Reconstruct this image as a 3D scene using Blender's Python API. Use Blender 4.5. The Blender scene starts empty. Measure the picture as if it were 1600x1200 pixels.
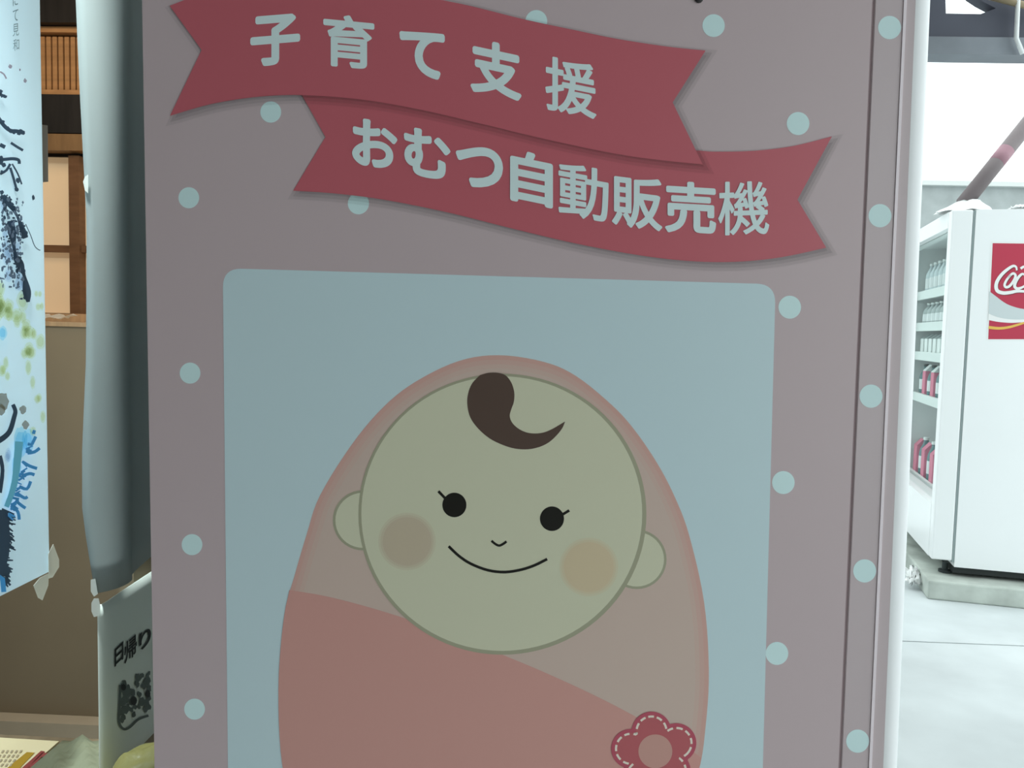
import bpy, bmesh, math, random
import numpy as np
from mathutils import Vector, Matrix
from mathutils.geometry import delaunay_2d_cdt

random.seed(7)
SC = bpy.context.scene
COL = SC.collection

# ------------------------------------------------------------------ camera, sky, exposure
H_CAM = 1.20
F_PX = 1260.0
CAM = Vector((0.018, -0.801, H_CAM))
YAW, PITCH, ROLL = math.radians(-2.31), math.radians(-3.77), math.radians(1.44)
FWD = Vector((math.sin(YAW) * math.cos(PITCH), math.cos(YAW) * math.cos(PITCH), math.sin(PITCH)))
_r0 = Vector((math.cos(YAW), -math.sin(YAW), 0))
_u0 = _r0.cross(FWD)
RT = math.cos(ROLL) * _r0 + math.sin(ROLL) * _u0
UP = -math.sin(ROLL) * _r0 + math.cos(ROLL) * _u0
cam_data = bpy.data.cameras.new('camera')
cam_data.sensor_width = 36.0
cam_data.lens = 36.0 * F_PX / 1600.0
cam_data.clip_start = 0.02
cam_data.clip_end = 200
cam = bpy.data.objects.new('camera', cam_data)
COL.objects.link(cam)
M = Matrix((( RT.x, UP.x, -FWD.x, CAM.x), (RT.y, UP.y, -FWD.y, CAM.y), (RT.z, UP.z, -FWD.z, CAM.z), (0, 0, 0, 1)))
cam.matrix_world = M
SC.camera = cam

world = bpy.data.worlds.new('overcast_sky')
SC.world = world
world.use_nodes = True
bg = world.node_tree.nodes['Background']
bg.inputs[0].default_value = (0.90, 1.0, 1.0, 1)
bg.inputs[1].default_value = 1.9

SC.view_settings.view_transform = 'Standard'
SC.view_settings.look = 'None'
SC.view_settings.gamma = 1.0
SC.view_settings.use_curve_mapping = False
SC.view_settings.exposure = 0.0


def lamp(name, kind, loc, energy, color, size=0.3, rot=(0, 0, 0)):
    d = bpy.data.lights.new(name, kind)
    d.energy = energy
    d.color = color
    if kind == 'AREA':
        d.shape = 'RECTANGLE'
        d.size = size
        d.size_y = size * 0.4
    else:
        d.shadow_soft_size = size
    o = bpy.data.objects.new(name, d)
    o.location = loc
    o.rotation_euler = rot
    COL.objects.link(o)
    return o


# added fill lights without fixtures: warm over the counter, cool in the left bay
lamp('counter_fill', 'AREA', (-1.25, 1.05, 2.3), 5.0, (1.0, 0.72, 0.45), 0.9, (math.radians(25), 0, 0))  # added to warm the counter and paper window
lamp('bay_fill', 'AREA', (-1.30, 0.25, 2.5), 17.0, (0.95, 1.0, 0.95), 1.0)  # added to brighten the counter, table and poster in the left bay
lamp('poster_back_fill', 'AREA', (-1.60, 0.24, 1.20), 10.0, (0.82, 1.0, 1.03), 0.7, (0, math.radians(-90), 0))  # added from the left to light the poster through its back
spot = lamp('sheet_edge_fill', 'SPOT', (-0.67, 0.03, 2.4), 190.0, (0.88, 1.0, 1.0), 0.06)  # added to brighten the near edge of the hanging sheet
spot.data.spot_size = math.radians(24)
spot.data.spot_blend = 0.6
spot.rotation_euler = (Vector((-0.68, 0.34, 1.10)) - Vector((-0.67, 0.03, 2.4))).to_track_quat('-Z', 'Y').to_euler()


# ------------------------------------------------------------------ pixel rays and helpers
def ray(px, py):
    return FWD + RT * ((px - 800) / F_PX) - UP * ((py - 600) / F_PX)


def on_y(px, py, y=0.0):
    d = ray(px, py)
    return CAM + d * ((y - CAM.y) / d.y)


def on_x(px, py, x):
    d = ray(px, py)
    return CAM + d * ((x - CAM.x) / d.x)


def on_z(px, py, z):
    d = ray(px, py)
    return CAM + d * ((z - CAM.z) / d.z)


def lin(c):
    def f(v):
        v /= 255.0
        return v / 12.92 if v <= 0.04045 else ((v + 0.055) / 1.055) ** 2.4
    return tuple(f(v) for v in c)


MATS = {}


def mat(name, rgb, rough=0.6, spec=0.3, metal=0.0, noise=0.0, nscale=8.0, bump=0.0, emit=None, estr=0.0, alpha=None, stretch=None, trans=0.0):
    """principled material; rgb is linear albedo; noise gives grain in colour"""
    if name in MATS:
        return MATS[name]
    m = bpy.data.materials.new(name)
    m.use_nodes = True
    nt = m.node_tree
    p = nt.nodes['Principled BSDF']
    p.inputs['Base Color'].default_value = (*rgb, 1)
    p.inputs['Roughness'].default_value = rough
    p.inputs['Specular IOR Level'].default_value = spec
    p.inputs['Metallic'].default_value = metal
    if trans:
        p.inputs['Transmission Weight'].default_value = trans
    if emit:
        p.inputs['Emission Color'].default_value = (*emit, 1)
        p.inputs['Emission Strength'].default_value = estr
    if alpha is not None:
        p.inputs['Alpha'].default_value = alpha
    if noise > 0 or bump > 0:
        tc = nt.nodes.new('ShaderNodeTexCoord')
        mp = nt.nodes.new('ShaderNodeMapping')
        if stretch:
            mp.inputs['Scale'].default_value = stretch
        nz = nt.nodes.new('ShaderNodeTexNoise')
        nz.inputs['Scale'].default_value = nscale
        nz.inputs['Detail'].default_value = 6
        nt.links.new(tc.outputs['Object'], mp.inputs['Vector'])
        nt.links.new(mp.outputs['Vector'], nz.inputs['Vector'])
        if noise > 0:
            rp = nt.nodes.new('ShaderNodeValToRGB')
            rp.color_ramp.elements[0].position = 0.3
            rp.color_ramp.elements[1].position = 0.7
            rp.color_ramp.elements[0].color = (*[max(0, c * (1 - noise)) for c in rgb], 1)
            rp.color_ramp.elements[1].color = (*[min(1, c * (1 + noise)) for c in rgb], 1)
            nt.links.new(nz.outputs['Fac'], rp.inputs['Fac'])
            nt.links.new(rp.outputs['Color'], p.inputs['Base Color'])
        if bump > 0:
            b = nt.nodes.new('ShaderNodeBump')
            b.inputs['Strength'].default_value = bump
            b.inputs['Distance'].default_value = 0.01
            nt.links.new(nz.outputs['Fac'], b.inputs['Height'])
            nt.links.new(b.outputs['Normal'], p.inputs['Normal'])
    MATS[name] = m
    return m


def clear_mat(name, tint=(0.97, 1, 0.99), gloss=0.08, rough=0.02, milky=0.0, milk=(0.8, 0.85, 0.8)):
    if name in MATS:
        return MATS[name]
    m = bpy.data.materials.new(name)
    m.use_nodes = True
    nt = m.node_tree
    nt.nodes.clear()
    out = nt.nodes.new('ShaderNodeOutputMaterial')
    t = nt.nodes.new('ShaderNodeBsdfTransparent')
    t.inputs[0].default_value = (*tint, 1)
    g = nt.nodes.new('ShaderNodeBsdfGlossy')
    g.inputs['Roughness'].default_value = rough
    mx = nt.nodes.new('ShaderNodeMixShader')
    mx.inputs[0].default_value = gloss
    nt.links.new(t.outputs[0], mx.inputs[1])
    nt.links.new(g.outputs[0], mx.inputs[2])
    last = mx
    if milky:
        d = nt.nodes.new('ShaderNodeBsdfDiffuse')
        d.inputs[0].default_value = (*milk, 1)
        m2 = nt.nodes.new('ShaderNodeMixShader')
        m2.inputs[0].default_value = milky
        nt.links.new(mx.outputs[0], m2.inputs[1])
        nt.links.new(d.outputs[0], m2.inputs[2])
        last = m2
    nt.links.new(last.outputs[0], out.inputs[0])
    MATS[name] = m
    return m


def link(name, me, m, parent=None):
    o = bpy.data.objects.new(name, me)
    if m:
        me.materials.append(m)
    COL.objects.link(o)
    if parent:
        o.parent = parent
    return o


def from_bm(name, bm, m, parent=None, smooth=False):
    bmesh.ops.recalc_face_normals(bm, faces=bm.faces)
    me = bpy.data.meshes.new(name)
    bm.to_mesh(me)
    bm.free()
    if smooth:
        for p in me.polygons:
            p.use_smooth = True
    return link(name, me, m, parent)


def raw(name, vs, fs, m, parent=None, smooth=False):
    me = bpy.data.meshes.new(name)
    me.from_pydata([tuple(v) for v in vs], [], fs)
    me.update()
    if smooth:
        for p in me.polygons:
            p.use_smooth = True
    return link(name, me, m, parent)


def tag(o, label=None, cat=None, group=None, kind=None):
    if label:
        o['label'] = label
    if cat:
        o['category'] = cat
    if group:
        o['group'] = group
    if kind:
        o['kind'] = kind
    return o


def empty(name, loc=(0, 0, 0), rz=0.0):
    o = bpy.data.objects.new(name, None)
    o.location = loc
    o.rotation_euler = (0, 0, rz)
    o.empty_display_size = 0.1
    COL.objects.link(o)
    return o


def add_box(bm, x0, x1, y0, y1, z0, z1, bev=0.0):
    r = bmesh.ops.create_cube(bm, size=1.0)
    vs = r['verts']
    for v in vs:
        v.co = Vector(((x0 + x1) / 2 + v.co.x * (x1 - x0), (y0 + y1) / 2 + v.co.y * (y1 - y0), (z0 + z1) / 2 + v.co.z * (z1 - z0)))
    if bev > 0:
        es = set()
        for v in vs:
            es.update(v.link_edges)
        bmesh.ops.bevel(bm, geom=list(es), offset=bev, segments=2, affect='EDGES', profile=0.5)


def box(name, x0, x1, y0, y1, z0, z1, m, parent=None, bev=0.0):
    bm = bmesh.new()
    add_box(bm, x0, x1, y0, y1, z0, z1, bev)
    return from_bm(name, bm, m, parent)


def lathe(bm, prof, seg=20, c=(0, 0, 0)):
    """prof: list of (r, z)"""
    rings = []
    for r, z in prof:
        rings.append([bm.verts.new((c[0] + r * math.cos(2 * math.pi * k / seg), c[1] + r * math.sin(2 * math.pi * k / seg), c[2] + z)) for k in range(seg)])
    for a, b in zip(rings, rings[1:]):
        for k in range(seg):
            bm.faces.new((a[k], a[(k + 1) % seg], b[(k + 1) % seg], b[k]))
    bm.faces.new(rings[0][::-1])
    bm.faces.new(rings[-1])


def tube(bm, pts, r, seg=10):
    rings = []
    n = len(pts)
    for i, p in enumerate(pts):
        p = Vector(p)
        d = (Vector(pts[min(i + 1, n - 1)]) - Vector(pts[max(i - 1, 0)])).normalized()
        a = d.cross(Vector((0, 0, 1)))
        if a.length < 1e-4:
            a = d.cross(Vector((0, 1, 0)))
        a.normalize()
        b = d.cross(a)
        rr = r[i] if isinstance(r, (list, tuple)) else r
        rings.append([bm.verts.new(p + a * (rr * math.cos(2 * math.pi * k / seg)) + b * (rr * math.sin(2 * math.pi * k / seg))) for k in range(seg)])
    for a, b in zip(rings, rings[1:]):
        for k in range(seg):
            bm.faces.new((a[k], a[(k + 1) % seg], b[(k + 1) % seg], b[k]))
    bm.faces.new(rings[0][::-1])
    bm.faces.new(rings[-1])


def spline(pts, n=8, closed=False):
    """Catmull-Rom through 2-D points"""
    out = []
    N = len(pts)
    rng = N if closed else N - 1
    for i in range(rng):
        if closed:
            p0, p1, p2, p3 = pts[(i - 1) % N], pts[i], pts[(i + 1) % N], pts[(i + 2) % N]
        else:
            p0, p1, p2, p3 = pts[max(i - 1, 0)], pts[i], pts[i + 1], pts[min(i + 2, N - 1)]
        for k in range(n):
            t = k / n
            out.append(tuple(0.5 * (2 * p1[j] + (p2[j] - p0[j]) * t + (2 * p0[j] - 5 * p1[j] + 4 * p2[j] - p3[j]) * t * t + (3 * p1[j] - p0[j] - 3 * p2[j] + p3[j]) * t ** 3) for j in (0, 1)))
    if not closed:
        out.append(tuple(pts[-1]))
    return out


def ell(cx, cy, rx, ry, n=64, a0=0.0, a1=2 * math.pi):
    full = abs(a1 - a0 - 2 * math.pi) < 1e-6
    m = n if full else n + 1
    return [(cx + rx * math.cos(a0 + (a1 - a0) * k / n), cy + ry * math.sin(a0 + (a1 - a0) * k / n)) for k in range(m)]


def ribbon_poly(pts, w):
    """outline of a stroke along pts with width w (number or function of 0..1)"""
    L, R = [], []
    n = len(pts)
    for i, p in enumerate(pts):
        a, b = pts[max(i - 1, 0)], pts[min(i + 1, n - 1)]
        dx, dy = b[0] - a[0], b[1] - a[1]
        l = math.hypot(dx, dy) or 1
        ww = (w(i / (n - 1)) if callable(w) else w) / 2
        L.append((p[0] - dy / l * ww, p[1] + dx / l * ww))
        R.append((p[0] + dy / l * ww, p[1] - dx / l * ww))
    return L + R[::-1]


def grow(poly, d):
    """offset a closed outline outward by d pixels"""
    A = sum(poly[i][0] * poly[(i + 1) % len(poly)][1] - poly[(i + 1) % len(poly)][0] * poly[i][1] for i in range(len(poly)))
    s = 1 if A > 0 else -1
    out = []
    n = len(poly)
    for i in range(n):
        a, p, b = poly[i - 1], poly[i], poly[(i + 1) % n]
        n1 = (p[1] - a[1], a[0] - p[0])
        n2 = (b[1] - p[1], p[0] - b[0])
        l1, l2 = math.hypot(*n1) or 1, math.hypot(*n2) or 1
        nx, ny = n1[0] / l1 + n2[0] / l2, n1[1] / l1 + n2[1] / l2
        l = math.hypot(nx, ny) or 1
        k = min(2.0, 2 / max(l, 0.5)) if l > 0 else 1
        out.append((p[0] + s * d * nx / l * k, p[1] + s * d * ny / l * k))
    return out


def flat(polys, project):
    """faces from pixel outlines, projected onto a real plane by project(px,py)"""
    vs, fs = [], []
    for poly in polys:
        b = len(vs)
        vs += [project(*p) for p in poly]
        fs.append(list(range(b, b + len(poly))))
    return vs, fs


LAYER = 0.00014


def art(name, polys, m, layer, parent):
    """a printed shape on the machine's side, 'layer' sheets of film proud of it"""
    vs, fs = flat(polys, lambda x, y: on_y(x, y, -LAYER * layer))
    o = raw(name, vs, fs, m, parent)
    bm = bmesh.new()
    bm.from_mesh(o.data)
    for f in bm.faces:
        f.normal_update()
        if f.normal.y > 0:
            f.normal_flip()
    bm.to_mesh(o.data)
    bm.free()
    return o


# ------------------------------------------------------------------ colours (albedo)
LIGHT = (0.505, 0.565, 0.565)      # measured white of the print in this light


def ink(r, g, b):
    a = lin((r, g, b))
    return tuple(min(0.95, a[i] / LIGHT[i]) for i in range(3))


PR = dict(rough=0.34, spec=0.35)
M_pink = mat('pink_wrap_film', ink(153, 145, 147), **PR)
M_dot = mat('dot_print', ink(165, 203, 196), **PR)
M_blue = mat('pale_blue_print', ink(157, 181, 185), **PR)
M_red = mat('ribbon_red_print', ink(152, 82, 90), **PR)
M_letter = mat('letter_white_print', ink(172, 203, 198), **PR)
M_face = mat('face_cream_print', ink(165, 171, 149), **PR)
M_line = mat('face_outline_print', ink(130, 134, 113), **PR)
M_hair = mat('hair_brown_print', ink(69, 58, 51), **PR)
M_black = mat('black_print', ink(22, 22, 18), **PR)
M_corner_white = mat('whitened_corner_metal', (0.88, 0.88, 0.89), rough=0.35, spec=0.4)  # whiter than the wrap, to carry the daylight on the rounded corner
M_door = mat('door_edge_metal', ink(151, 145, 147), rough=0.3, spec=0.45)
M_bead = mat('edge_bead_highlight', ink(190, 182, 186), rough=0.3, spec=0.5)  # pale albedo carries the highlight along the bead


def ink_alpha(name, rgb, a):
    return mat(name, rgb, rough=0.5, spec=0.2, alpha=a)


# ------------------------------------------------------------------ the setting
M_conc = mat('pale_concrete', (0.60, 0.64, 0.65), rough=0.85, spec=0.2, noise=0.10, nscale=3.0, bump=0.15)
M_joint = mat('joint_mortar', (0.34, 0.38, 0.38), rough=0.9)  # grey for the slab joints and the step nosing
M_dark = mat('dark_stained_wood', (0.012, 0.011, 0.012), rough=0.6, noise=0.3, nscale=6, stretch=(1, 1, 8))
M_beam = mat('blackened_beam_wood', (0.016, 0.014, 0.013), rough=0.55, noise=0.3, nscale=6, stretch=(8, 1, 1))
M_ceil = mat('dim_ceiling_board', (0.12, 0.12, 0.12), rough=0.8, noise=0.1)
M_plaster = mat('grey_plaster', (0.12, 0.115, 0.11), rough=0.9, noise=0.1)

floor = empty('floor')
tag(floor, kind='structure')
box('floor_base', -2.7, 12.0, -6.0, 12.0, -0.16, -0.03, M_joint, floor)
yj = on_z(1500, 1006, 0.0).y
for k, (ya, yb) in enumerate(((-6.0, yj - 1.9), (yj - 1.892, yj), (yj + 0.010, yj + 2.4), (yj + 2.41, 12.0))):
    box('concrete_slab', -2.7, 12.0, ya, yb, -0.03, 0.0, M_conc, floor)

ceiling = box('ceiling', -2.7, 1.55, -3.4, 2.0, 2.62, 2.70, M_ceil)  # unseen; its reach is set to limit daylight on the pink panel
tag(ceiling, kind='structure')
wall_front = box('wall_front', -2.7, 1.1, -3.4, -3.28, 0, 2.62, M_plaster)  # unseen wall behind the camera, added to cut daylight on the pink panel
tag(wall_front, kind='structure')
wall_left = box('wall_left', -2.78, -2.66, -3.28, 2.0, 0, 2.62, M_plaster)
tag(wall_left, kind='structure')
WB = 1.86
wall_back = box('wall_back', -2.66, 0.30, WB, WB + 0.14, 0, 2.62, M_dark)
tag(wall_back, kind='structure')


def zat(px, py, y):
    return on_y(px, py, y).z


# --- dark lintel, slatted transom and shoji window on the back wall
Yw = 1.80
M_tan = mat('orange_tan_wood', (0.46, 0.24, 0.10), rough=0.55, noise=0.18, nscale=5, stretch=(3, 1, 12))
M_brown = mat('brown_frame_wood', (0.17, 0.085, 0.040), rough=0.5, noise=0.2, nscale=5, stretch=(2, 2, 10))
M_rail = mat('mid_brown_rail_wood', (0.25, 0.145, 0.065), rough=0.5, noise=0.15, nscale=5, stretch=(10, 1, 2))
M_sill = mat('tan_sill_wood', (0.52, 0.34, 0.19), rough=0.5, noise=0.15, nscale=5, stretch=(10, 1, 2))
M_paper = mat('lit_shoji_paper', (0.72, 0.58, 0.40), rough=0.9, noise=0.06, nscale=4, emit=(1.0, 0.66, 0.36), estr=0.22)

tr = empty('slatted_transom', (-1.5, Yw, 2.0))
tag(tr, 'orange wooden transom of thin upright slats above the paper window', 'transom')
X0, X1 = -2.3, -0.7


def wbox(name, x0, x1, y0, y1, z0, z1, m, root):
    """box given in world coordinates, parented to an unrotated empty"""
    l = root.location
    return box(name, x0 - l.x, x1 - l.x, y0 - l.y, y1 - l.y, z0 - l.z, z1 - l.z, m, root)


wbox('top_rail', X0, X1, Yw - 0.02, WB - 0.002, zat(95, 54, Yw), zat(95, 45, Yw), M_tan, tr)
wbox('bottom_rail', X0, X1, Yw - 0.02, WB - 0.002, zat(95, 151, Yw), zat(95, 143, Yw), M_tan, tr)
zs0, zs1 = zat(95, 143, Yw), zat(95, 57.5, Yw)
wbox('backing_board', X0, X1, WB - 0.02, WB - 0.002, zs0, zat(95, 54, Yw), mat('dark_orange_board', (0.38, 0.19, 0.075), rough=0.7), tr)
n_sl = 80
first = None
for k in range(n_sl):
    xa = X0 + (X1 - X0) * (k + 0.14) / n_sl
    xb = X0 + (X1 - X0) * (k + 0.86) / n_sl
    if first is None:
        first = wbox('slat', xa, xb, Yw + 0.0, WB - 0.02, zs0, zs1, M_tan, tr)
        x_first = xa
    else:
        c = first.copy()
        c.location = (xa - x_first, 0, 0)
        COL.objects.link(c)
        c.parent = tr

tag(box('trim_1', X0, X1, Yw - 0.03, WB, zat(95, 211, Yw), zat(95, 151.5, Yw), M_beam), kind='structure')
tag(box('trim_2', X0, X1, Yw - 0.05, WB, zat(95, 44, Yw), 2.62, M_beam), kind='structure')

win = empty('window_1', (-1.5, Yw, 1.2))
tag(win, kind='structure')
zt0, zt1 = zat(95, 238, Yw), zat(95, 212.5, Yw)
wbox('head_rail', X0, X1, Yw - 0.03, WB, zt0, zt1, M_rail, win)
zpt, zpb = zat(95, 243, Yw), zat(95, 489, Yw)
wbox('shadow_groove', X0, X1, Yw + 0.02, WB, zpt, zt0, M_beam, win)
zm0, zm1 = zat(95, 393.5, Yw), zat(95, 383, Yw)
xm0, xm1 = on_y(110, 400, Yw).x, on_y(126, 400, Yw).x
pitch = 0.30
cells = []
k0 = -3
for k in range(-3, 3):
    xa = xm1 + k * pitch
    xb = xm0 + (k + 1) * pitch
    if xa > X1 - 0.1 or xb < X0:
        continue
    for za, zb in ((zpb, zm0), (zm1, zpt)):
        wbox('pane', xa, min(xb, X1), Yw + 0.030, Yw + 0.04, za, zb, M_paper, win)
    wbox('crossbar', xa, min(xb, X1), Yw + 0.004, Yw + 0.03, zm0, zm1, M_brown, win)
for k in range(-2, 3):
    xa = xm0 + k * pitch
    if X0 < xa < X1 - 0.03:
        wbox('muntin', xa, xa + (xm1 - xm0), Yw - 0.006, Yw + 0.04, zpb - 0.002, zpt, M_brown, win)
wbox('bottom_rail', X0, X1, Yw - 0.06, WB, zat(95, 506, Yw) - 0.02, zpb - 0.002, M_sill, win)

# --- brown counter under the window
M_counter = mat('brown_counter_board', (0.28, 0.22, 0.145), rough=0.75, noise=0.08, nscale=2.5)
M_base = mat('pale_brown_plinth_board', (0.46, 0.38, 0.28), rough=0.75, noise=0.10, nscale=5)
Yc = 1.36
ct = empty('wooden_counter', (-1.5, Yc, 0))
tag(ct, 'plain brown counter front standing below the paper window', 'counter')
zct = zat(95, 503, Yc)
wbox('front_board', X0, -0.68, Yc, Yc + 0.03, 0.0, zct - 0.012, M_counter, ct)
wbox('worktop', X0, -0.68, Yc - 0.004, Yw - 0.062, zct - 0.012, zct, M_sill, ct)
wbox('plinth', X0, -0.68, Yc - 0.05, Yc - 0.001, 0.0, zat(75, 1130, Yc - 0.05), M_base, ct)
pp = on_y(84, 478, Yc + 0.22)
bm = bmesh.new()
rows = [[bm.verts.new((pp.x - 0.045 + 0.09 * i / 6, Yc + 0.17 + 0.1 * j / 3, zct + 0.006 + 0.020 * abs(math.sin(i * 1.1 + j * 0.7)) * (0.4 + 0.6 * j / 3))) for i in range(7)] for j in range(4)]
for j in range(3):
    for i in range(6):
        bm.faces.new((rows[j][i], rows[j][i + 1], rows[j + 1][i + 1], rows[j + 1][i]))
bmesh.ops.solidify(bm, geom=bm.faces[:], thickness=0.003)
tag(from_bm('crumpled_paper', bm, mat('white_tissue', (0.9, 0.88, 0.8), rough=0.9)), 'small crumpled white paper lying on the counter below the window', 'paper')


# ------------------------------------------------------------------ pink machine
def edge_line(xa, ya, xb, yb, z, y=0.0):
    """x of a straight edge (through two photographed points on plane y) at height z"""
    a, b = on_y(xa, ya, y), on_y(xb, yb, y)
    t = (z - a.z) / (b.z - a.z)
    return a.x + (b.x - a.x) * t


ZB, ZT = 0.06, 1.83


def strip(name, eL, eR, y0, y1, m, parent, z0=ZB, z1=ZT):
    vs = []
    for z in (z0, z1):
        xl, xr = edge_line(*eL, z), edge_line(*eR, z)
        vs += [(xl, y0, z), (xr, y0, z), (xr, y1, z), (xl, y1, z)]
    fs = [(0, 1, 5, 4), (1, 2, 6, 5), (2, 3, 7, 6), (3, 0, 4, 7), (4, 5, 6, 7), (0, 3, 2, 1)]
    return raw(name, vs, fs, m, parent)


vm = empty('vending_machine', (0, 0, 0))
tag(vm, 'tall pink nappy vending machine side with red ribbons and a swaddled baby picture', 'vending machine')
E_L = (222, 0, 241.5, 1200)
E_S1 = (1363, 0, 1310, 1200)
E_S2 = (1367, 0, 1314, 1200)
E_B = (1414, 0, 1359, 1200)
E_R = (1466, 0, 1413, 1200)
strip('cabinet', (224, 0, 243.5, 1200), (1420, 0, 1370, 1200), 0.005, 0.62, mat('grey_cabinet_metal', (0.35, 0.36, 0.36), rough=0.5), vm)
strip('side_panel', E_L, E_S1, 0.0, 0.006, M_pink, vm)
# door edge: flat wrapped strip, then the rounded corner, whitened for its daylight
R = 0.021


def sweep(name, profile, m):
    bm = bmesh.new()
    rings = []
    for z in (ZB, ZT):
        pr = profile(edge_line(*E_S2, z), edge_line(*E_R, z))
        rings.append([bm.verts.new((x, y, z)) for x, y in pr])
    n = len(rings[0])
    for i in range(n):
        bm.faces.new((rings[0][i], rings[0][(i + 1) % n], rings[1][(i + 1) % n], rings[1][i]))
    bm.faces.new(rings[0])
    bm.faces.new(rings[1][::-1])
    o = from_bm(name, bm, m, vm)
    for p in o.data.polygons:
        p.use_smooth = len(p.vertices) == 4
    o.data.set_sharp_from_angle(angle=math.radians(35))
    return o


sweep('door_edge', lambda xs, xr: [(xs, 0.02), (xs, 0.001), (xs + 0.001, 0.0), (xr - R, 0.0), (xr - R, 0.02)], M_door)
sweep('whitened_corner', lambda xs, xr: [(xr - R + 0.0002, 0.0002)] + [(xr - R + R * math.sin(math.pi / 2 * k / 12), R - R * math.cos(math.pi / 2 * k / 12)) for k in range(1, 13)]
      + [(xr, 0.60), (xr - 0.01, 0.61), (xr - 0.03, 0.61), (xr - 0.03, 0.05), (xr - R + 0.0002, 0.03)], M_corner_white)
# slim raised bead along the door edge, its highlight put into the pale colour
tag(strip('edge_bead', (1412, 0, 1357, 1200), (1416.5, 0, 1361.5, 1200), -0.0010, 0.001, M_bead, vm), 'thin bead running down the door edge, pale for its highlight')
strip('seam_gasket', E_S1, E_S2, 0.0015, 0.006, mat('seam_gasket_rubber', ink(120, 110, 112), rough=0.8), vm)
foot_x = (-0.33, 0.36)
for fx in foot_x:
    for fy in (0.08, 0.54):
        bm = bmesh.new()
        lathe(bm, [(0.03, 0), (0.03, 0.012), (0.012, 0.014), (0.012, 0.062)], 14, (fx, fy, 0))
        from_bm('foot', bm, mat('foot_black_rubber', (0.03, 0.03, 0.03), rough=0.7), vm)
bm = bmesh.new()
s = on_y(1092, -2, 0)
lathe(bm, [(0.0042, 0), (0.0042, 0.0016), (0.0026, 0.0026)], 12)
bmesh.ops.rotate(bm, verts=bm.verts, cent=(0, 0, 0), matrix=Matrix.Rotation(math.radians(90), 3, 'X'))
bmesh.ops.translate(bm, verts=bm.verts, vec=(s.x, 0.0, s.z))
from_bm('screw', bm, mat('dark_screw', (0.05, 0.045, 0.045), rough=0.5, metal=0.6), vm)

DOTS = [(295, 309), (297, 583), (300, 851), (304, 1108), (423, 175), (560, 318), (838, 33), (1115, 40), (1247, 193),
        (1234, 480), (1224, 754), (1214, 1021), (1390, 43), (1375, 337), (1361, 619), (1351, 892), (1340, 1158)]
for x, y in DOTS:
    rr = 16.2 + (x - 300) / 1000 * 1.6
    art('polka_dot', [ell(x, y, rr, rr * 1.02, 36)], M_dot, 1, vm)

# --- ribbons
RIB1_TOP = spline([(265, 9), (320, -10), (400, -22), (500, -26), (600, -18), (690, 0), (740, 10.5), (820, 30.5), (900, 47.5), (960, 60), (1040, 72.5), (1102.5, 79)], 5)
RIB1_BOT = spline([(1098, 257), (1030, 250), (960, 240), (850, 217), (740, 190.5), (650, 170), (560, 155), (470, 148.5), (400, 151.5), (330, 162.5), (265.5, 181)], 5)
RIB1 = RIB1_TOP + [(1051, 160)] + RIB1_BOT + [(315, 78)]
RIB2_TOP = spline([(462, 131), (560, 138), (700, 158), (850, 190), (960, 215), (1050, 231), (1095, 235.5), (1120, 237), (1180, 235.5), (1240, 228), (1300, 213)], 5)
RIB2_BOT = spline([(1291, 387), (1220, 402), (1150, 409), (1080, 408), (1000, 399), (900, 380.5), (800, 357), (700, 332), (600, 312), (520, 302), (458, 298)], 5)
RIB2 = RIB2_TOP + [(1246, 312)] + RIB2_BOT + [(508.5, 214)]


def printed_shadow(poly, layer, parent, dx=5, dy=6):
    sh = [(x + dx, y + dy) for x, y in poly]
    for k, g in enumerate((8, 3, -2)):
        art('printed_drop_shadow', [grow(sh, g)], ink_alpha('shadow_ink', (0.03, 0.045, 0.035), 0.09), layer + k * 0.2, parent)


rb2 = art('ribbon_banner', [RIB2], M_red, 3.4, vm)
tag(rb2, 'lower red ribbon banner')
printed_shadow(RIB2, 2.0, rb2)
rb1 = art('ribbon_banner', [RIB1], M_red, 5.6, vm)
tag(rb1, 'upper red ribbon banner')
printed_shadow(RIB1, 4.2, rb1)


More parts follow.
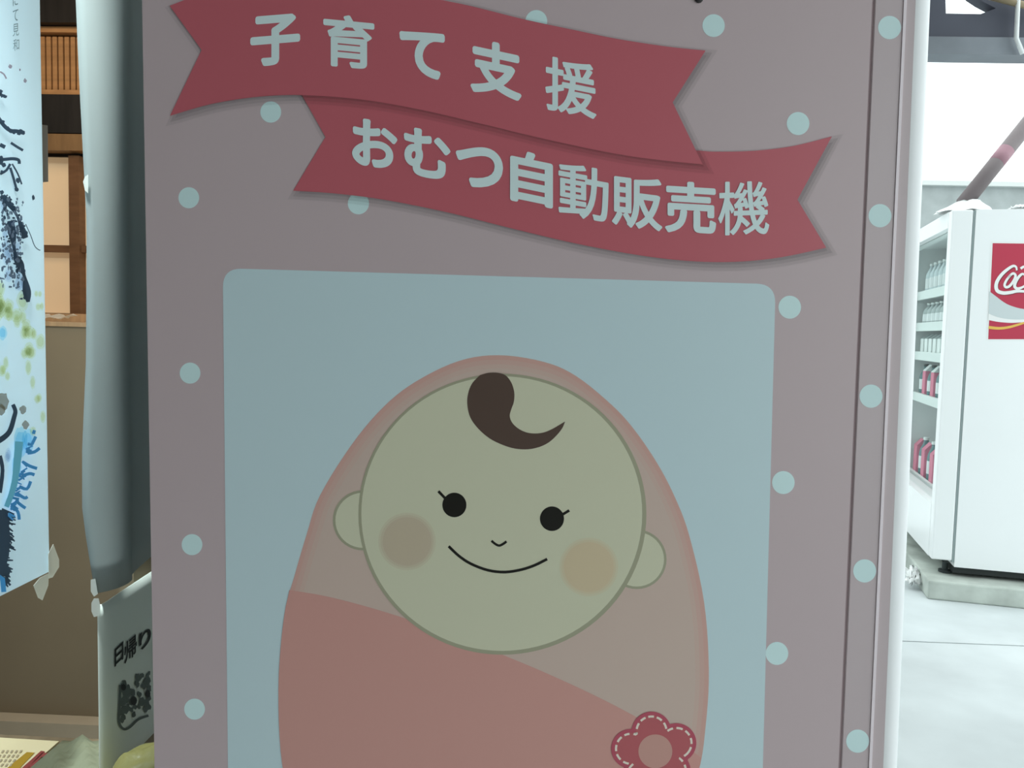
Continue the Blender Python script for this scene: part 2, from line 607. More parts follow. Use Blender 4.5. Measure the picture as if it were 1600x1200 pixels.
def glyph(ch, x0, x1, ytop, ybot, slope, bold, parent, name='letter', m=None, layer=7.0, project=None):
    """one printed character from the built-in font, its strokes thickened, fitted to a sheared box in the photograph"""
    cu = bpy.data.curves.new('glyph', 'FONT')
    cu.body = ch
    cu.resolution_u = 6
    to = bpy.data.objects.new('glyph', cu)
    COL.objects.link(to)
    dg = bpy.context.evaluated_depsgraph_get()
    me = bpy.data.meshes.new_from_object(to.evaluated_get(dg))
    bpy.data.objects.remove(to)
    bpy.data.curves.remove(cu)
    bm = bmesh.new()
    bm.from_mesh(me)
    bpy.data.meshes.remove(me)
    bmesh.ops.remove_doubles(bm, verts=bm.verts, dist=1e-5)
    vs = [(v.co.x, v.co.y) for v in bm.verts]
    fs = [[v.index for v in f.verts] for f in bm.faces]
    if bold > 0:
        seen = set()
        for e in bm.edges:
            if len(e.link_faces) == 1:
                p, q = e.verts[0].co, e.verts[1].co
                dx, dy = q.x - p.x, q.y - p.y
                l = math.hypot(dx, dy) or 1
                nx, ny = -dy / l * bold, dx / l * bold
                i = len(vs)
                vs += [(p.x + nx, p.y + ny), (p.x - nx, p.y - ny), (q.x - nx, q.y - ny), (q.x + nx, q.y + ny)]
                fs.append([i, i + 1, i + 2, i + 3])
                for w in e.verts:
                    if w.index not in seen:
                        seen.add(w.index)
                        i = len(vs)
                        vs += [(w.co.x + bold * math.cos(k * math.pi / 3), w.co.y + bold * math.sin(k * math.pi / 3)) for k in range(6)]
                        fs.append(list(range(i, i + 6)))
    bm.free()
    # union of the convex pieces: constrained triangulation, keep triangles whose centre lies in a piece
    ed = [(f[i], f[(i + 1) % len(f)]) for f in fs for i in range(len(f))]
    cv, _, cf, _, _, _ = delaunay_2d_cdt([Vector(v) for v in vs], ed, [], 0, 1e-5)
    P = np.array([(v.x, v.y) for v in cv])
    T = [list(f) for f in cf]
    Cn = np.array([P[t].mean(0) for t in T])
    V = np.array(vs)
    keep = np.zeros(len(T), bool)
    for f in fs:
        q = V[f]
        sg = []
        for i in range(len(f)):
            e = q[(i + 1) % len(f)] - q[i]
            sg.append(e[0] * (Cn[:, 1] - q[i][1]) - e[1] * (Cn[:, 0] - q[i][0]))
        sg = np.array(sg)
        keep |= (sg >= 0).all(0) | (sg <= 0).all(0)
    vs = [(v.x, v.y) for v in cv]
    fs = [t for t, k in zip(T, keep) if k]
    xs = [v[0] for v in vs]
    ys = [v[1] for v in vs]
    ax, bx, ay, by = min(xs), max(xs), min(ys), max(ys)
    xc = (x0 + x1) / 2
    pr = project or (lambda x, y: on_y(x, y, -LAYER * layer))
    out = []
    for vx, vy in vs:
        u = (vx - ax) / (bx - ax)
        w = (vy - ay) / (by - ay)
        x = x0 + (x1 - x0) * u
        out.append(pr(x, ybot + (ytop - ybot) * w + slope * (x - xc)))
    return raw(name, out, fs, m or M_letter, parent)


for g in (('子', 391, 469, 23, 102, -0.08, 0.038), ('育', 505, 585, 24, 106, 0.095, 0.026), ('て', 624, 695, 48, 121, 0.16, 0.038),
          ('支', 735, 815, 66, 151, 0.215, 0.037), ('援', 852, 932, 94, 179, 0.20, 0.019)):
    glyph(*g, rb1)
for g in (('お', 550, 621, 188, 262, 0.18, 0.036), ('む', 631, 704, 203, 278, 0.20, 0.036), ('つ', 712, 786, 229, 294, 0.17, 0.037),
          ('自', 797, 864, 238, 320, 0.207, 0.034), ('動', 872.5, 951, 259, 342, 0.18, 0.017), ('販', 956, 1035, 276, 357, 0.13, 0.023),
          ('売', 1039, 1119, 284, 365, 0.06, 0.027), ('機', 1122, 1202, 283, 367, -0.035, 0.013)):
    glyph(*g, rb2)

# --- the pale blue picture with the swaddled baby
def rrect(tl, tr, br, bl, r):
    out = []
    cs = [tl, tr, br, bl]
    for i, c in enumerate(cs):
        a, b = cs[i - 1], cs[(i + 1) % 4]
        da = math.hypot(a[0] - c[0], a[1] - c[1])
        db = math.hypot(b[0] - c[0], b[1] - c[1])
        p = (c[0] + (a[0] - c[0]) * r / da, c[1] + (a[1] - c[1]) * r / da)
        q = (c[0] + (b[0] - c[0]) * r / db, c[1] + (b[1] - c[1]) * r / db)
        for k in range(9):
            t = k / 8
            out.append(((1 - t) ** 2 * p[0] + 2 * t * (1 - t) * c[0] + t * t * q[0], (1 - t) ** 2 * p[1] + 2 * t * (1 - t) * c[1] + t * t * q[1]))
    return out


pic = art('picture_panel', [rrect((348, 419), (1212, 444), (1184, 1500), (359, 1480), 30)], M_blue, 1.5, vm)
tag(pic, 'pale blue picture with rounded corners')
EGG = spline([(780, 555), (850, 565.5), (900, 587.5), (955, 632), (990, 670), (1027, 724), (1055, 778), (1077, 837), (1100, 940), (1107.5, 1045), (1103, 1130), (1090, 1210), (1050, 1300),
              (960, 1380), (790, 1420), (620, 1390), (520, 1330), (462, 1250), (441, 1195), (435, 1075), (444, 962), (460, 900), (480, 832), (500, 774), (550, 694), (600, 635), (650, 596), (717, 564)], 5, True)
EG = [(164, 136, 127), (163, 141, 132), (162, 146, 136), (161, 149, 139)]
for k, c in enumerate(EG):
    art('swaddle_wrap' if k == 0 else 'swaddle_inner', [grow(EGG, -7 * k)], mat('swaddle_pink_%d' % k, ink(*c), **PR), 2.2 + 0.3 * k, pic)
edge = spline([(452, 922), (520, 934), (620, 962), (720, 998), (802, 1030), (872, 1060), (938, 1091), (990, 1118), (1045, 1148), (1096, 1184)], 5)
low = [p for p in EGG if p[1] > 924 and p[0] < 560 and p[1] < 1400]
egg_low = [p for p in EGG if (p[1] > 1186 and p[0] > 700) or (p[0] <= 700 and p[1] > 924)]
art('swaddle_fold', [edge + egg_low], mat('swaddle_fold_pink', ink(164, 127, 119), **PR), 3.8, pic)
ear_l, ear_r = (567, 813, 47), (995, 874, 46.5)
for i, (cx, cy, r) in enumerate((ear_l, ear_r)):
    art('ear_outline', [ell(cx, cy, r, r, 40)], M_line, 4.2, pic)
    art('ear', [ell(cx, cy, r - 4, r - 4, 40)], M_face, 4.5, pic)
art('face_outline', [ell(785, 803.5, 225, 219.5, 96)], M_line, 4.9, pic)
art('face', [ell(784, 802.5, 219.5, 214.5, 96)], M_face, 5.2, pic)
for (cx, cy, r, c) in ((636, 846, 45, (155, 149, 129)), (920, 886, 46, (166, 158, 131))):
    base = (165, 171, 149)
    for k in range(3):
        cc = tuple(base[i] + (c[i] - base[i]) * (k + 1) / 3 for i in range(3))
        art('cheek', [ell(cx, cy, r - 3.5 * k, r - 3.5 * k, 36)], mat('cheek_%d_%d' % (cx, k), ink(*cc), **PR), 5.5 + 0.3 * k, pic)
curl = [(1000, 185), (1050, 171), (1110, 170), (1160, 186), (1195, 230), (1214, 290), (1212, 350), (1195, 400), (1186, 440), (1200, 480), (1235, 515), (1280, 539), (1330, 549), (1390, 545), (1450, 522)]
curl2 = [(1532, 474), (1515, 515), (1480, 560), (1430, 605), (1370, 634), (1300, 648), (1220, 644), (1140, 620), (1060, 580), (990, 520), (940, 450), (921, 370), (926, 300), (952, 235)]
cp = [(500 + x / 4, 540 + y / 4) for x, y in curl + curl2]
art('hair_curl', [spline(cp[:16], 4)[:-1] + spline(cp[15:] + cp[:1], 4)[:-1]], M_hair, 6.4, pic)
for cx, cy, l0, l1 in ((710, 789, (697, 780), (685, 767.5)), (862.5, 810.5, (874, 807), (889.5, 797.5))):
    e = art('eye', [ell(cx, cy, 18.8, 19.2, 36)], M_black, 6.4, pic)
    art('eyelash', [ribbon_poly([l0, l1], 4.2)], M_black, 6.5, pic)
art('nose', [ribbon_poly(spline([(768, 845), (774, 850), (780, 852.5), (786, 850), (791.5, 846)], 4), 3.8)], M_black, 6.4, pic)
art('mouth', [ribbon_poly(spline([(701, 853.5), (717, 868.6), (736, 881), (762.5, 891), (789, 893.9), (815, 890), (836, 883), (855, 873.5)], 4), 4.3)], M_black, 6.4, pic)

# flower badge
PET = [(1018, 1143), (1057, 1161), (1048, 1204), (1004, 1212), (986, 1170)]
FC = (1024, 1176)


def flower_outline(r):
    out = []
    for k in range(160):
        a = 2 * math.pi * k / 160
        best = 0
        dx, dy = math.cos(a), math.sin(a)
        for cx, cy in PET:
            ex, ey = cx - FC[0], cy - FC[1]
            b = ex * dx + ey * dy
            q = b * b - (ex * ex + ey * ey - r * r)
            if q >= 0:
                best = max(best, b + math.sqrt(q))
        out.append((FC[0] + dx * best, FC[1] + dy * best))
    return out


fl = art('flower_badge', [flower_outline(31)], mat('flower_rim_red', ink(146, 68, 82), **PR), 6.4, pic)
art('flower_petals', [flower_outline(25)], mat('flower_red', ink(146, 78, 82), **PR), 6.7, pic)
so = flower_outline(23.5)
st = []
acc, on, seg = 0.0, True, []
for k in range(161):
    a = so[k % 160]
    if seg:
        acc += math.hypot(a[0] - seg[-1][0], a[1] - seg[-1][1])
    seg.append(a)
    if acc > (8.0 if on else 4.0):
        if on and len(seg) > 1:
            st.append(ribbon_poly(seg, 3.4))
        on, acc, seg = not on, 0.0, [a]
tag(art('flower_stitching', st, mat('stitch_cream', ink(186, 182, 170), **PR), 7.0, pic), kind='stuff')
art('flower_centre', [ell(FC[0], FC[1] - 2, 26.5, 26.5, 36)], mat('flower_centre_pink', ink(158, 125, 116), **PR), 7.0, pic)

# ------------------------------------------------------------------ posters and partition on the left
M_poster = mat('poster_paper', (0.82, 0.93, 0.99), rough=0.55, spec=0.3, noise=0.02, nscale=3)
def make_translucent(m, k):
    nt = m.node_tree
    p = nt.nodes['Principled BSDF']
    out = [n for n in nt.nodes if n.type == 'OUTPUT_MATERIAL'][0]
    t = nt.nodes.new('ShaderNodeBsdfTranslucent')
    t.inputs[0].default_value = p.inputs['Base Color'].default_value
    mx = nt.nodes.new('ShaderNodeMixShader')
    mx.inputs[0].default_value = k
    nt.links.new(p.outputs[0], mx.inputs[1])
    nt.links.new(t.outputs[0], mx.inputs[2])
    nt.links.new(mx.outputs[0], out.inputs[0])


make_translucent(M_poster, 0.5)
M_sheet = mat('grey_white_sheet', (0.40, 0.445, 0.435), rough=0.45, spec=0.4)
make_translucent(M_sheet, 0.2)
M_tape = clear_mat('clear_tape', (0.95, 0.97, 0.95), 0.10, 0.2, 0.55, (0.92, 0.93, 0.88))

XP = -0.60
yf = on_x(152, 940, XP).y
part = empty('wooden_partition', (XP, yf, 0))
tag(part, 'upright brown board partition standing in the gap left of the pink machine', 'partition')
box('board', -0.022, 0.0, 0.10, 0.86, 0.03, 1.92, M_counter, part)
box('board_foot', -0.06, 0.04, 0.12, 0.22, 0.0, 0.03, M_counter, part)
box('board_foot', -0.06, 0.04, 0.70, 0.80, 0.0, 0.03, M_counter, part)

# long pale sheet taped to the partition, its near edge curling out
def sheet(name, left_px, top_py, low_a, low_b, m, ncol=20, nrow=26, bulge=0.036, span=0.30, wave=0.002, depth=0.035, decay=0.026):
    """left_px: list of (py, px) along the near edge. low_a/low_b: lower edge px at near and far end"""
    bm = bmesh.new()
    rows = []
    for j in range(nrow + 1):
        t = j / nrow
        row = []
        for i in range(ncol + 1):
            u = i / ncol
            # y position runs from the near edge to behind the machine
            y_here = yf - 0.012 + (0.46) * u ** 1.3
            p_low = low_a + (low_b - low_a) * u
            row.append((y_here, p_low))
        rows.append(row)
    zt = None
    for j in range(nrow + 1):
        t = j / nrow
        vr = []
        for i in range(ncol + 1):
            u = i / ncol
            if u < span:
                y_here = yf - 0.012 + depth * (1 - math.cos(u / span * math.pi / 2))
            else:
                y_here = yf - 0.012 + depth + 0.42 * ((u - span) / (1 - span)) ** 1.25
            z_low = low_a + (low_b - low_a) * u
            z_top = top_py if u >= 0 else top_py
            if isinstance(top_py, tuple):
                z_top = top_py[0] + (top_py[1] - top_py[0]) * u
            z = z_low + (z_top - z_low) * t
            # the near edge follows the photographed curl, the sheet then bows out and runs back along the partition
            pz = z
            xs = None
            for (z1, x1), (z2, x2) in zip(left_px, left_px[1:]):
                if (z1 - pz) * (z2 - pz) <= 0:
                    k = (pz - z1) / ((z2 - z1) or 1)
                    xs = x1 + (x2 - x1) * k
                    break
            if xs is None:
                xs = left_px[0][1] if abs(left_px[0][0] - pz) < abs(left_px[-1][0] - pz) else left_px[-1][1]
            w = math.sin(min(1.0, u / span) * math.pi / 2)
            x = xs * (1 - w) + (XP + bulge) * w
            if u > span:
                k = min(1.0, (u - span) / 0.07)
                k2 = min(1.0, (u - span) / 0.45)
                x -= decay * (0.70 * k2 + 0.30 * k * k * (3 - 2 * k))
            x += wave * math.sin(9 * u + 4 * t) * min(1, u * 6)
            vr.append(bm.verts.new((x, y_here, z)))
        rows[j] = vr
    for j in range(nrow):
        for i in range(ncol):
            bm.faces.new((rows[j][i], rows[j][i + 1], rows[j + 1][i + 1], rows[j + 1][i]))
    o = from_bm(name, bm, m, None, True)
    sd = o.modifiers.new('thickness', 'SOLIDIFY')
    sd.thickness = 0.0012
    return o


edge2 = []
for py, px in ((-260, 112), (0, 119), (120, 124), (350, 136), (560, 135), (700, 129), (800, 129), (860, 138), (925, 149)):
    q = on_y(px, py, yf - 0.012)
    edge2.append((q.z, q.x))
zl_a = on_y(149, 927, yf - 0.012).z
zl_b = on_x(240, 882, XP).z + 0.02
s2 = sheet('hanging_sheet', edge2, 1.86, zl_a, zl_a + 0.03, M_sheet)
tag(s2, 'long plain grey-white sheet with curling edge, between painted poster and pink machine', 'poster')
zt3 = on_y(153, 946, yf - 0.012).z
edge3 = []
for py, px in ((940, 152), (1100, 154), (1200, 155), (1400, 158)):
    q = on_y(px, py, yf - 0.012)
    edge3.append((q.z, q.x))
s3 = sheet('notice_poster', edge3, (zt3, zt3 + 0.012), 0.55, 0.55, mat('notice_paper', (0.80, 0.86, 0.79), rough=0.5), nrow=14, bulge=0.014, span=0.25, wave=0.0, depth=0.02, decay=0.0)
tag(s3, 'pale notice with black lettering and a grey sketch below the curling sheet', 'poster')


def poster_pr(off=0.010):
    return lambda x, y: on_x(x, y, XP + 0.006 + off)


M_inkdark = mat('notice_black_ink', (0.02, 0.025, 0.022), rough=0.6)
M_inkgrey = mat('notice_grey_ink', (0.13, 0.16, 0.15), rough=0.7)
P3 = poster_pr(0.0106)
glyph('日', 179, 193, 1008, 1036, -0.95, 0.03, s3, 'lettering', M_inkdark, 0, P3)
glyph('帰', 194, 214, 997, 1030, -0.85, 0.02, s3, 'lettering', M_inkdark, 0, P3)
glyph('り', 217, 236, 984, 1012, -0.75, 0.03, s3, 'lettering', M_inkdark, 0, P3)
rs = random.Random(3)
blobs = []
for k in range(70):
    x = rs.uniform(188, 234)
    y = rs.uniform(1066, 1126) - (x - 188) * 0.35
    r = rs.uniform(2, 5)
    blobs.append([(x + r * (0.6 + 0.7 * rs.random()) * math.cos(a), y + 1.5 * r * (0.6 + 0.7 * rs.random()) * math.sin(a)) for a in [2 * math.pi * i / 8 for i in range(8)]])
blobs.append(ribbon_poly(spline([(188, 1070), (187, 1100), (186, 1128), (193, 1139), (203, 1136), (216, 1124), (232, 1118)], 4), 4))
vs, fs = [], []
for k, b in enumerate(blobs):
    pr = poster_pr(0.0102 + 0.000004 * k)
    i0 = len(vs)
    vs += [pr(*p) for p in b]
    fs.append(list(range(i0, i0 + len(b))))
sk = raw('ink_sketch', vs, fs, M_inkgrey, s3)
vs, fs = flat([ell(209, 1095, 5, 7, 14), ell(231, 1084, 4, 6, 14), ell(193, 1074, 4, 5, 14)], poster_pr(0.0112))
tag(raw('ink_spots', vs, fs, M_inkdark, s3), kind='stuff')


def tape(px_pts, project, parent, name='tape'):
    vs, fs = flat([px_pts], project)
    o = raw(name, vs, fs, M_tape, parent)
    sd = o.modifiers.new('thickness', 'SOLIDIFY')
    sd.thickness = 0.0004
    return o


fr = lambda x, y: on_y(x, y, yf - 0.016)
tape([(142, 906), (149, 904), (153, 928), (147, 932), (142, 924)], fr, s2)
tape([(130, 284), (133, 276), (138, 273), (138, 302), (133, 298)], fr, s2)
tape([(143, 942), (147, 935), (154, 935), (157, 947), (155, 962), (147, 964), (143, 955)], fr, s3)

# --- painted poster hanging nearest the left frame edge
XQ = -0.755
pq = lambda off: (lambda x, y: on_x(x, y, XQ + off))
y_far_t = on_x(61, 0, XQ)
y_far_b = on_x(76, 893, XQ)
corner_b = on_x(0, 931, XQ)
zb_far, zb_near = y_far_b.z, corner_b.z
sl = (zb_far - zb_near) / (y_far_b.y - corner_b.y)
yn = -0.02
lean = (y_far_b.y - y_far_t.y) / (y_far_b.z - y_far_t.z)
ZTP = 1.98
bm = bmesh.new()
rows = []
for j in range(13):
    t = j / 12
    vr = []
    for i in range(7):
        u = i / 6
        yb = yn + (y_far_b.y - yn) * u
        zb = zb_far + sl * (yb - y_far_b.y)
        z = zb + (ZTP - zb) * t
        y = yn + (y_far_b.y + lean * (z - y_far_b.z) - yn) * u
        vr.append(bm.verts.new((XQ, y, z)))
    rows.append(vr)
for j in range(12):
    for i in range(6):
        bm.faces.new((rows[j][i], rows[j][i + 1], rows[j + 1][i + 1], rows[j + 1][i]))
p1 = from_bm('painted_poster', bm, M_poster, None)
sd = p1.modifiers.new('thickness', 'SOLIDIFY')
sd.thickness = 0.0012
tag(p1, 'white poster with ink and blue brush painting of a pine, hanging at the far left', 'poster')
box('hanging_rod', XQ - 0.008, XQ + 0.008, yn - 0.02, y_far_t.y + 0.02, ZTP - 0.004, ZTP + 0.012, M_brown, p1)
for yy in (yn + 0.05, y_far_t.y - 0.05):
    bm = bmesh.new()
    tube(bm, [(XQ, yy, ZTP + 0.01), (XQ, yy, 2.3), (XQ, yy, 2.622)], 0.0015, 6)
    from_bm('cord', bm, M_beam, p1)
tape([(75, 866), (83, 850), (92, 874), (92, 886), (82, 902), (76, 904)], pq(0.004), p1)
tape([(52, 915), (62, 903), (76, 896), (75, 915), (66, 938), (59, 934)], pq(0.005), p1)
tg = raw('grey_tape', *flat([[(60, 194), (74, 196), (75, 284), (63, 285)]], pq(-0.004)), mat('grey_cloth_tape', (0.27, 0.26, 0.26), rough=0.7), p1)
tg.modifiers.new('thickness', 'SOLIDIFY').thickness = 0.0005

# painting: flat brush marks
rp = random.Random(11)
M_navy = mat('navy_brush_ink', (0.05, 0.095, 0.16), rough=0.6)
M_navy2 = mat('slate_brush_ink', (0.16, 0.23, 0.34), rough=0.6)
M_cyan = mat('sky_blue_brush_ink', (0.22, 0.72, 1.0), rough=0.6)
M_royal = mat('royal_blue_brush_ink', (0.09, 0.45, 1.0), rough=0.6)
M_olive = mat('olive_wash', (0.42, 0.44, 0.14), rough=0.7)
M_palegreen = mat('pale_green_wash', (0.52, 0.62, 0.40), rough=0.7)
M_rust = mat('rust_wash', (0.22, 0.17, 0.09), rough=0.7)
M_rose = mat('rose_mark', (0.30, 0.12, 0.20), rough=0.7)


def rag(cx, cy, rx, ry, n=14, j=0.35, rr=rp):
    return [(cx + rx * (1 - j * rr.random()) * math.cos(2 * math.pi * k / n), cy + ry * (1 - j * rr.random()) * math.sin(2 * math.pi * k / n)) for k in range(n)]


_lay = [0]


def paint(name, polys, m):
    vs, fs = [], []
    for b in polys:
        _lay[0] += 1
        i0 = len(vs)
        pr = pq(0.0014 + 0.000012 * _lay[0])
        b = [(min(x, 76.5), y) for x, y in b]
        vs += [pr(*p) for p in b]
        fs.append(list(range(i0, i0 + len(b))))
    o = raw(name, vs, fs, m, p1)
    o['kind'] = 'stuff'
    return o


def wash(name, spots, m_rgb, a=0.10):
    """soft watery wash: several translucent layers of ragged discs"""
    polys = []
    for cx, cy, rx, ry in spots:
        for k in (1.0, 0.68):
            polys.append(rag(cx, cy, rx * k, ry * k, 18, 0.18))
    return paint(name, polys, clear_mat(name + '_ink', m_rgb, 0.0, 0.5))


def spots(n, cx, cy, sx, sy, r0, r1):
    return [(rp.gauss(cx, sx), rp.gauss(cy, sy), rp.uniform(r0, r1), rp.uniform(r0, r1) * 1.7) for _ in range(n)]


wash('green_wash', spots(9, 12, 475, 9, 18, 7, 12) + spots(10, 40, 535, 7, 26, 5, 9) + spots(4, 2, 570, 4, 10, 4, 7) + spots(4, 62, 470, 3, 12, 3, 5) + spots(5, 52, 640, 6, 18, 4, 7) + spots(4, 30, 500, 10, 14, 6, 9), (0.93, 0.93, 0.78))
wash('blue_wash', [(4, 520, 8, 12), (32, 690, 12, 26), (44, 688, 10, 20), (26, 730, 8, 20)], (0.66, 0.88, 0.97))
wash('grey_wash', spots(8, 14, 390, 8, 30, 5, 9) + spots(5, 36, 445, 5, 14, 4, 7) + spots(3, 8, 725, 4, 14, 5, 8), (0.86, 0.89, 0.94))
tr_ = []
# upper pine twigs
for pts, w in ((((-4, 182), (6, 196), (16, 204), (26, 205), (38, 208)), 6), (((0, 226), (8, 230)), 6), (((17, 223), (26, 229), (36, 235)), 4),
               (((-4, 250), (8, 249), (20, 248), (29, 250), (30, 256)), 5), (((0, 272), (10, 266), (16, 256)), 4), (((16, 262), (21, 278), (26, 296)), 4),
               (((19, 256), (28, 272), (34, 288)), 2.5), (((-4, 147), (8, 150)), 4), (((-2, 140), (4, 152)), 4)):
    tr_.append(ribbon_poly(spline(pts, 3), w))
for cx, cy in ((4, 190), (12, 201), (22, 206), (32, 204), (36, 207), (30, 209), (18, 205), (2, 254), (6, 258), (3, 268), (26, 296), (2, 246), (28, 282), (52, 309), (1, 143), (8, 151)):
    tr_.append(rag(cx, cy, rp.uniform(2.5, 5), rp.uniform(2.5, 5)))
# trunk sweeping down
tk = spline([(4, 306), (14, 318), (26, 336), (34, 356), (40, 372)], 5)
tr_.append(ribbon_poly(tk, lambda t: 7 + 3 * math.sin(t * 9)))
tk2 = spline([(16, 345), (20, 372), (24, 398), (32, 415), (38, 432), (42, 456), (44, 472)], 5)
tr_.append(ribbon_poly(tk2, lambda t: 9 + 4 * math.sin(t * 17)))
for k in range(120):
    t = rp.random()
    bx, by = tk2[int(t * (len(tk2) - 1))] if k % 2 else tk[int(t * (len(tk) - 1))]
    tr_.append(rag(bx + rp.uniform(-11, 4), by + rp.uniform(-9, 9), rp.uniform(1, 4), rp.uniform(1.5, 5), 9, 0.6))
tr_.append(ribbon_poly(spline([(40, 350), (48, 368), (54, 384), (60, 390), (63, 391)], 4), 1.3))
# lower dark trunk
tr_.append(ribbon_poly(spline([(-4, 690), (8, 682), (16, 672), (22, 652), (24, 642), (20, 632)], 4), lambda t: 9 - 3 * t))
tr_.append(ribbon_poly(spline([(0, 712), (4, 735), (0, 770)], 4), 6))
for k in range(60):
    t = rp.random()
    y = 795 + 118 * t
    tr_.append(ribbon_poly([(rp.uniform(-4, 6), y), (rp.uniform(6, 14), y + 3), (rp.uniform(12, 26 - 16 * max(0, t - 0.4)), y + rp.uniform(3, 12))], lambda q: 6 - 4 * q))
tr_.append([(-4, 795), (12, 800), (16, 840), (14, 868), (8, 890), (2, 905), (-4, 900)])
paint('dark_brushwork', tr_, M_navy)
gr_ = [rag(rp.uniform(0, 36), rp.uniform(310, 450), rp.uniform(1, 4), rp.uniform(2, 6), 8, 0.6) for k in range(110)]
paint('slate_brushwork', gr_, M_navy2)
bl = [ribbon_poly(spline([(30, 690), (27, 720), (24, 748), (18, 772), (10, 792)], 4), lambda t: 13 - 5 * t)]
paint('sky_brushwork', bl, M_cyan)
ry = []
for pts in (((54, 672), (52, 678)), ((50, 694), (56, 682)), ((43, 708), (54, 706), (62, 700)), ((36, 722), (46, 728), (58, 732)), ((34, 744), (46, 740), (54, 742)), ((30, 760), (42, 764), (48, 752)),
            ((26, 770), (38, 778), (43, 776)), ((24, 782), (34, 790), (40, 794)), ((18, 788), (28, 800), (30, 812))):
    ry.append(ribbon_poly(spline(list(pts), 3), 5))
for k in range(30):
    t = rp.random()
    bx, by = 52 - 32 * t, 690 + 120 * t
    ry.append(ribbon_poly([(bx - 8, by + rp.uniform(-5, 5)), (bx + rp.uniform(-2, 4), by + rp.uniform(-4, 6))], rp.uniform(2, 4)))
ry.append(ribbon_poly([(-4, 900), (4, 905), (6, 925)], 8))
paint('royal_brushwork', ry, M_royal)
paint('rust_brushwork', [rag(5, 627, 10, 16), rag(40, 664, 6, 8), rag(36, 640, 6, 8), rag(2, 640, 7, 10)], mat('rust_ink', (0.20, 0.15, 0.06), rough=0.7, alpha=0.7))
paint('rose_marks', [rag(16, 104, 3.5, 4), ribbon_poly(spline([(0, 112), (6, 116), (10, 123)], 3), 2.5), rag(31, 109, 1.5, 2.5), rag(39, 126, 3, 4)], mat('rose_ink', (0.25, 0.10, 0.18), rough=0.7, alpha=0.7))
M_pale_ink = mat('pale_grey_lettering', (0.26, 0.36, 0.40), rough=0.7)
for ch, x0, x1, y0, y1 in (('に', 20, 28, -10, 9), ('て', 20, 28.5, 15, 33), ('見', 20, 29.5, 37, 56), ('和', 20.5, 30, 61, 79)):
    glyph(ch, x0, x1, y0, y1, -0.2, 0.0, p1, 'lettering', M_pale_ink, 0, pq(0.0035))

# --- low table with leaflets, plastic sheet; box with a yellow bag
TZ = 0.42
tb = empty('low_table', (-1.15, 0.40, 0))
tag(tb, 'low wooden table at the foot of the counter, mostly under leaflets', 'table')
M_tbl = mat('table_wood', (0.22, 0.17, 0.11), rough=0.6, noise=0.15, nscale=4, stretch=(8, 1, 1))
far = on_z(40, 1163, TZ).y + 0.03
wbox('table_top', -1.75, -0.64, -0.05, far, TZ - 0.03, TZ, M_tbl, tb)
for x in (-1.71, -0.70):
    for y in (0.0, far - 0.06):
        wbox('leg', x, x + 0.05, y, y + 0.05, 0, TZ - 0.03, M_tbl, tb)


def onz(z):
    return lambda x, y: on_z(x, y, z)


lf_a, lf_b, lf_c = on_z(-90, 1160, TZ), on_z(85, 1170, TZ), on_z(30, 1222, TZ)
lf = empty('leaflet_stack', (lf_b.x, lf_b.y, TZ))
tag(lf, 'cream printed leaflets with gold and red stripes at the bottom left corner', 'leaflets')
quad = [on_z(-90, 1160, TZ), on_z(86, 1171, TZ), on_z(28, 1222, TZ), on_z(-200, 1215, TZ)]
M_leaf = mat('cream_leaflet_paper', (0.78, 0.70, 0.46), rough=0.6)
for k in range(3):
    o = Vector((0.004 * k - 0.004, 0.003 * k, 0))
    vs = [q + o - lf.location for q in quad]
    z0, z1 = 0.001 + 0.004 * k, 0.001 + 0.004 * (k + 1) - 0.0004
    V = [(v.x, v.y, z0) for v in vs] + [(v.x, v.y, z1) for v in vs]
    raw('leaflet', V, [(3, 2, 1, 0), (4, 5, 6, 7), (0, 1, 5, 4), (1, 2, 6, 5), (2, 3, 7, 6), (3, 0, 4, 7)], M_leaf, lf)
ZL = TZ + 0.0135


def leafart(name, polys, m, dz=0.0):
    vs, fs = flat(polys, lambda x, y: on_z(x, y, ZL + dz) - lf.location)
    return raw(name, vs, fs, m, lf)


leafart('gold_stripe', [[(42, 1175), (54, 1176), (30, 1201), (10, 1201)]], mat('gold_print', (0.42, 0.26, 0.03), rough=0.5))
leafart('red_stripe', [[(64, 1173), (70, 1174), (42, 1201), (33, 1201)], [(66, 1176), (82, 1177), (80, 1180), (64, 1183), (57, 1192), (52, 1200), (44, 1200), (56, 1186)]], mat('dark_red_print', (0.28, 0.06, 0.06), rough=0.5), 0.0004)
tx = []
for k in range(5):
    x = 4 + k * 7
    for j in range(4):
        yy = 1172 + j * 7
        tx.append([(x - j * 5, yy), (x - j * 5 + 3.0, yy), (x - j * 5, yy + 4.5), (x - j * 5 - 3.0, yy + 4.5)])
leafart('print_lines', tx, mat('grey_print', (0.42, 0.36, 0.25), rough=0.6), 0.0002)

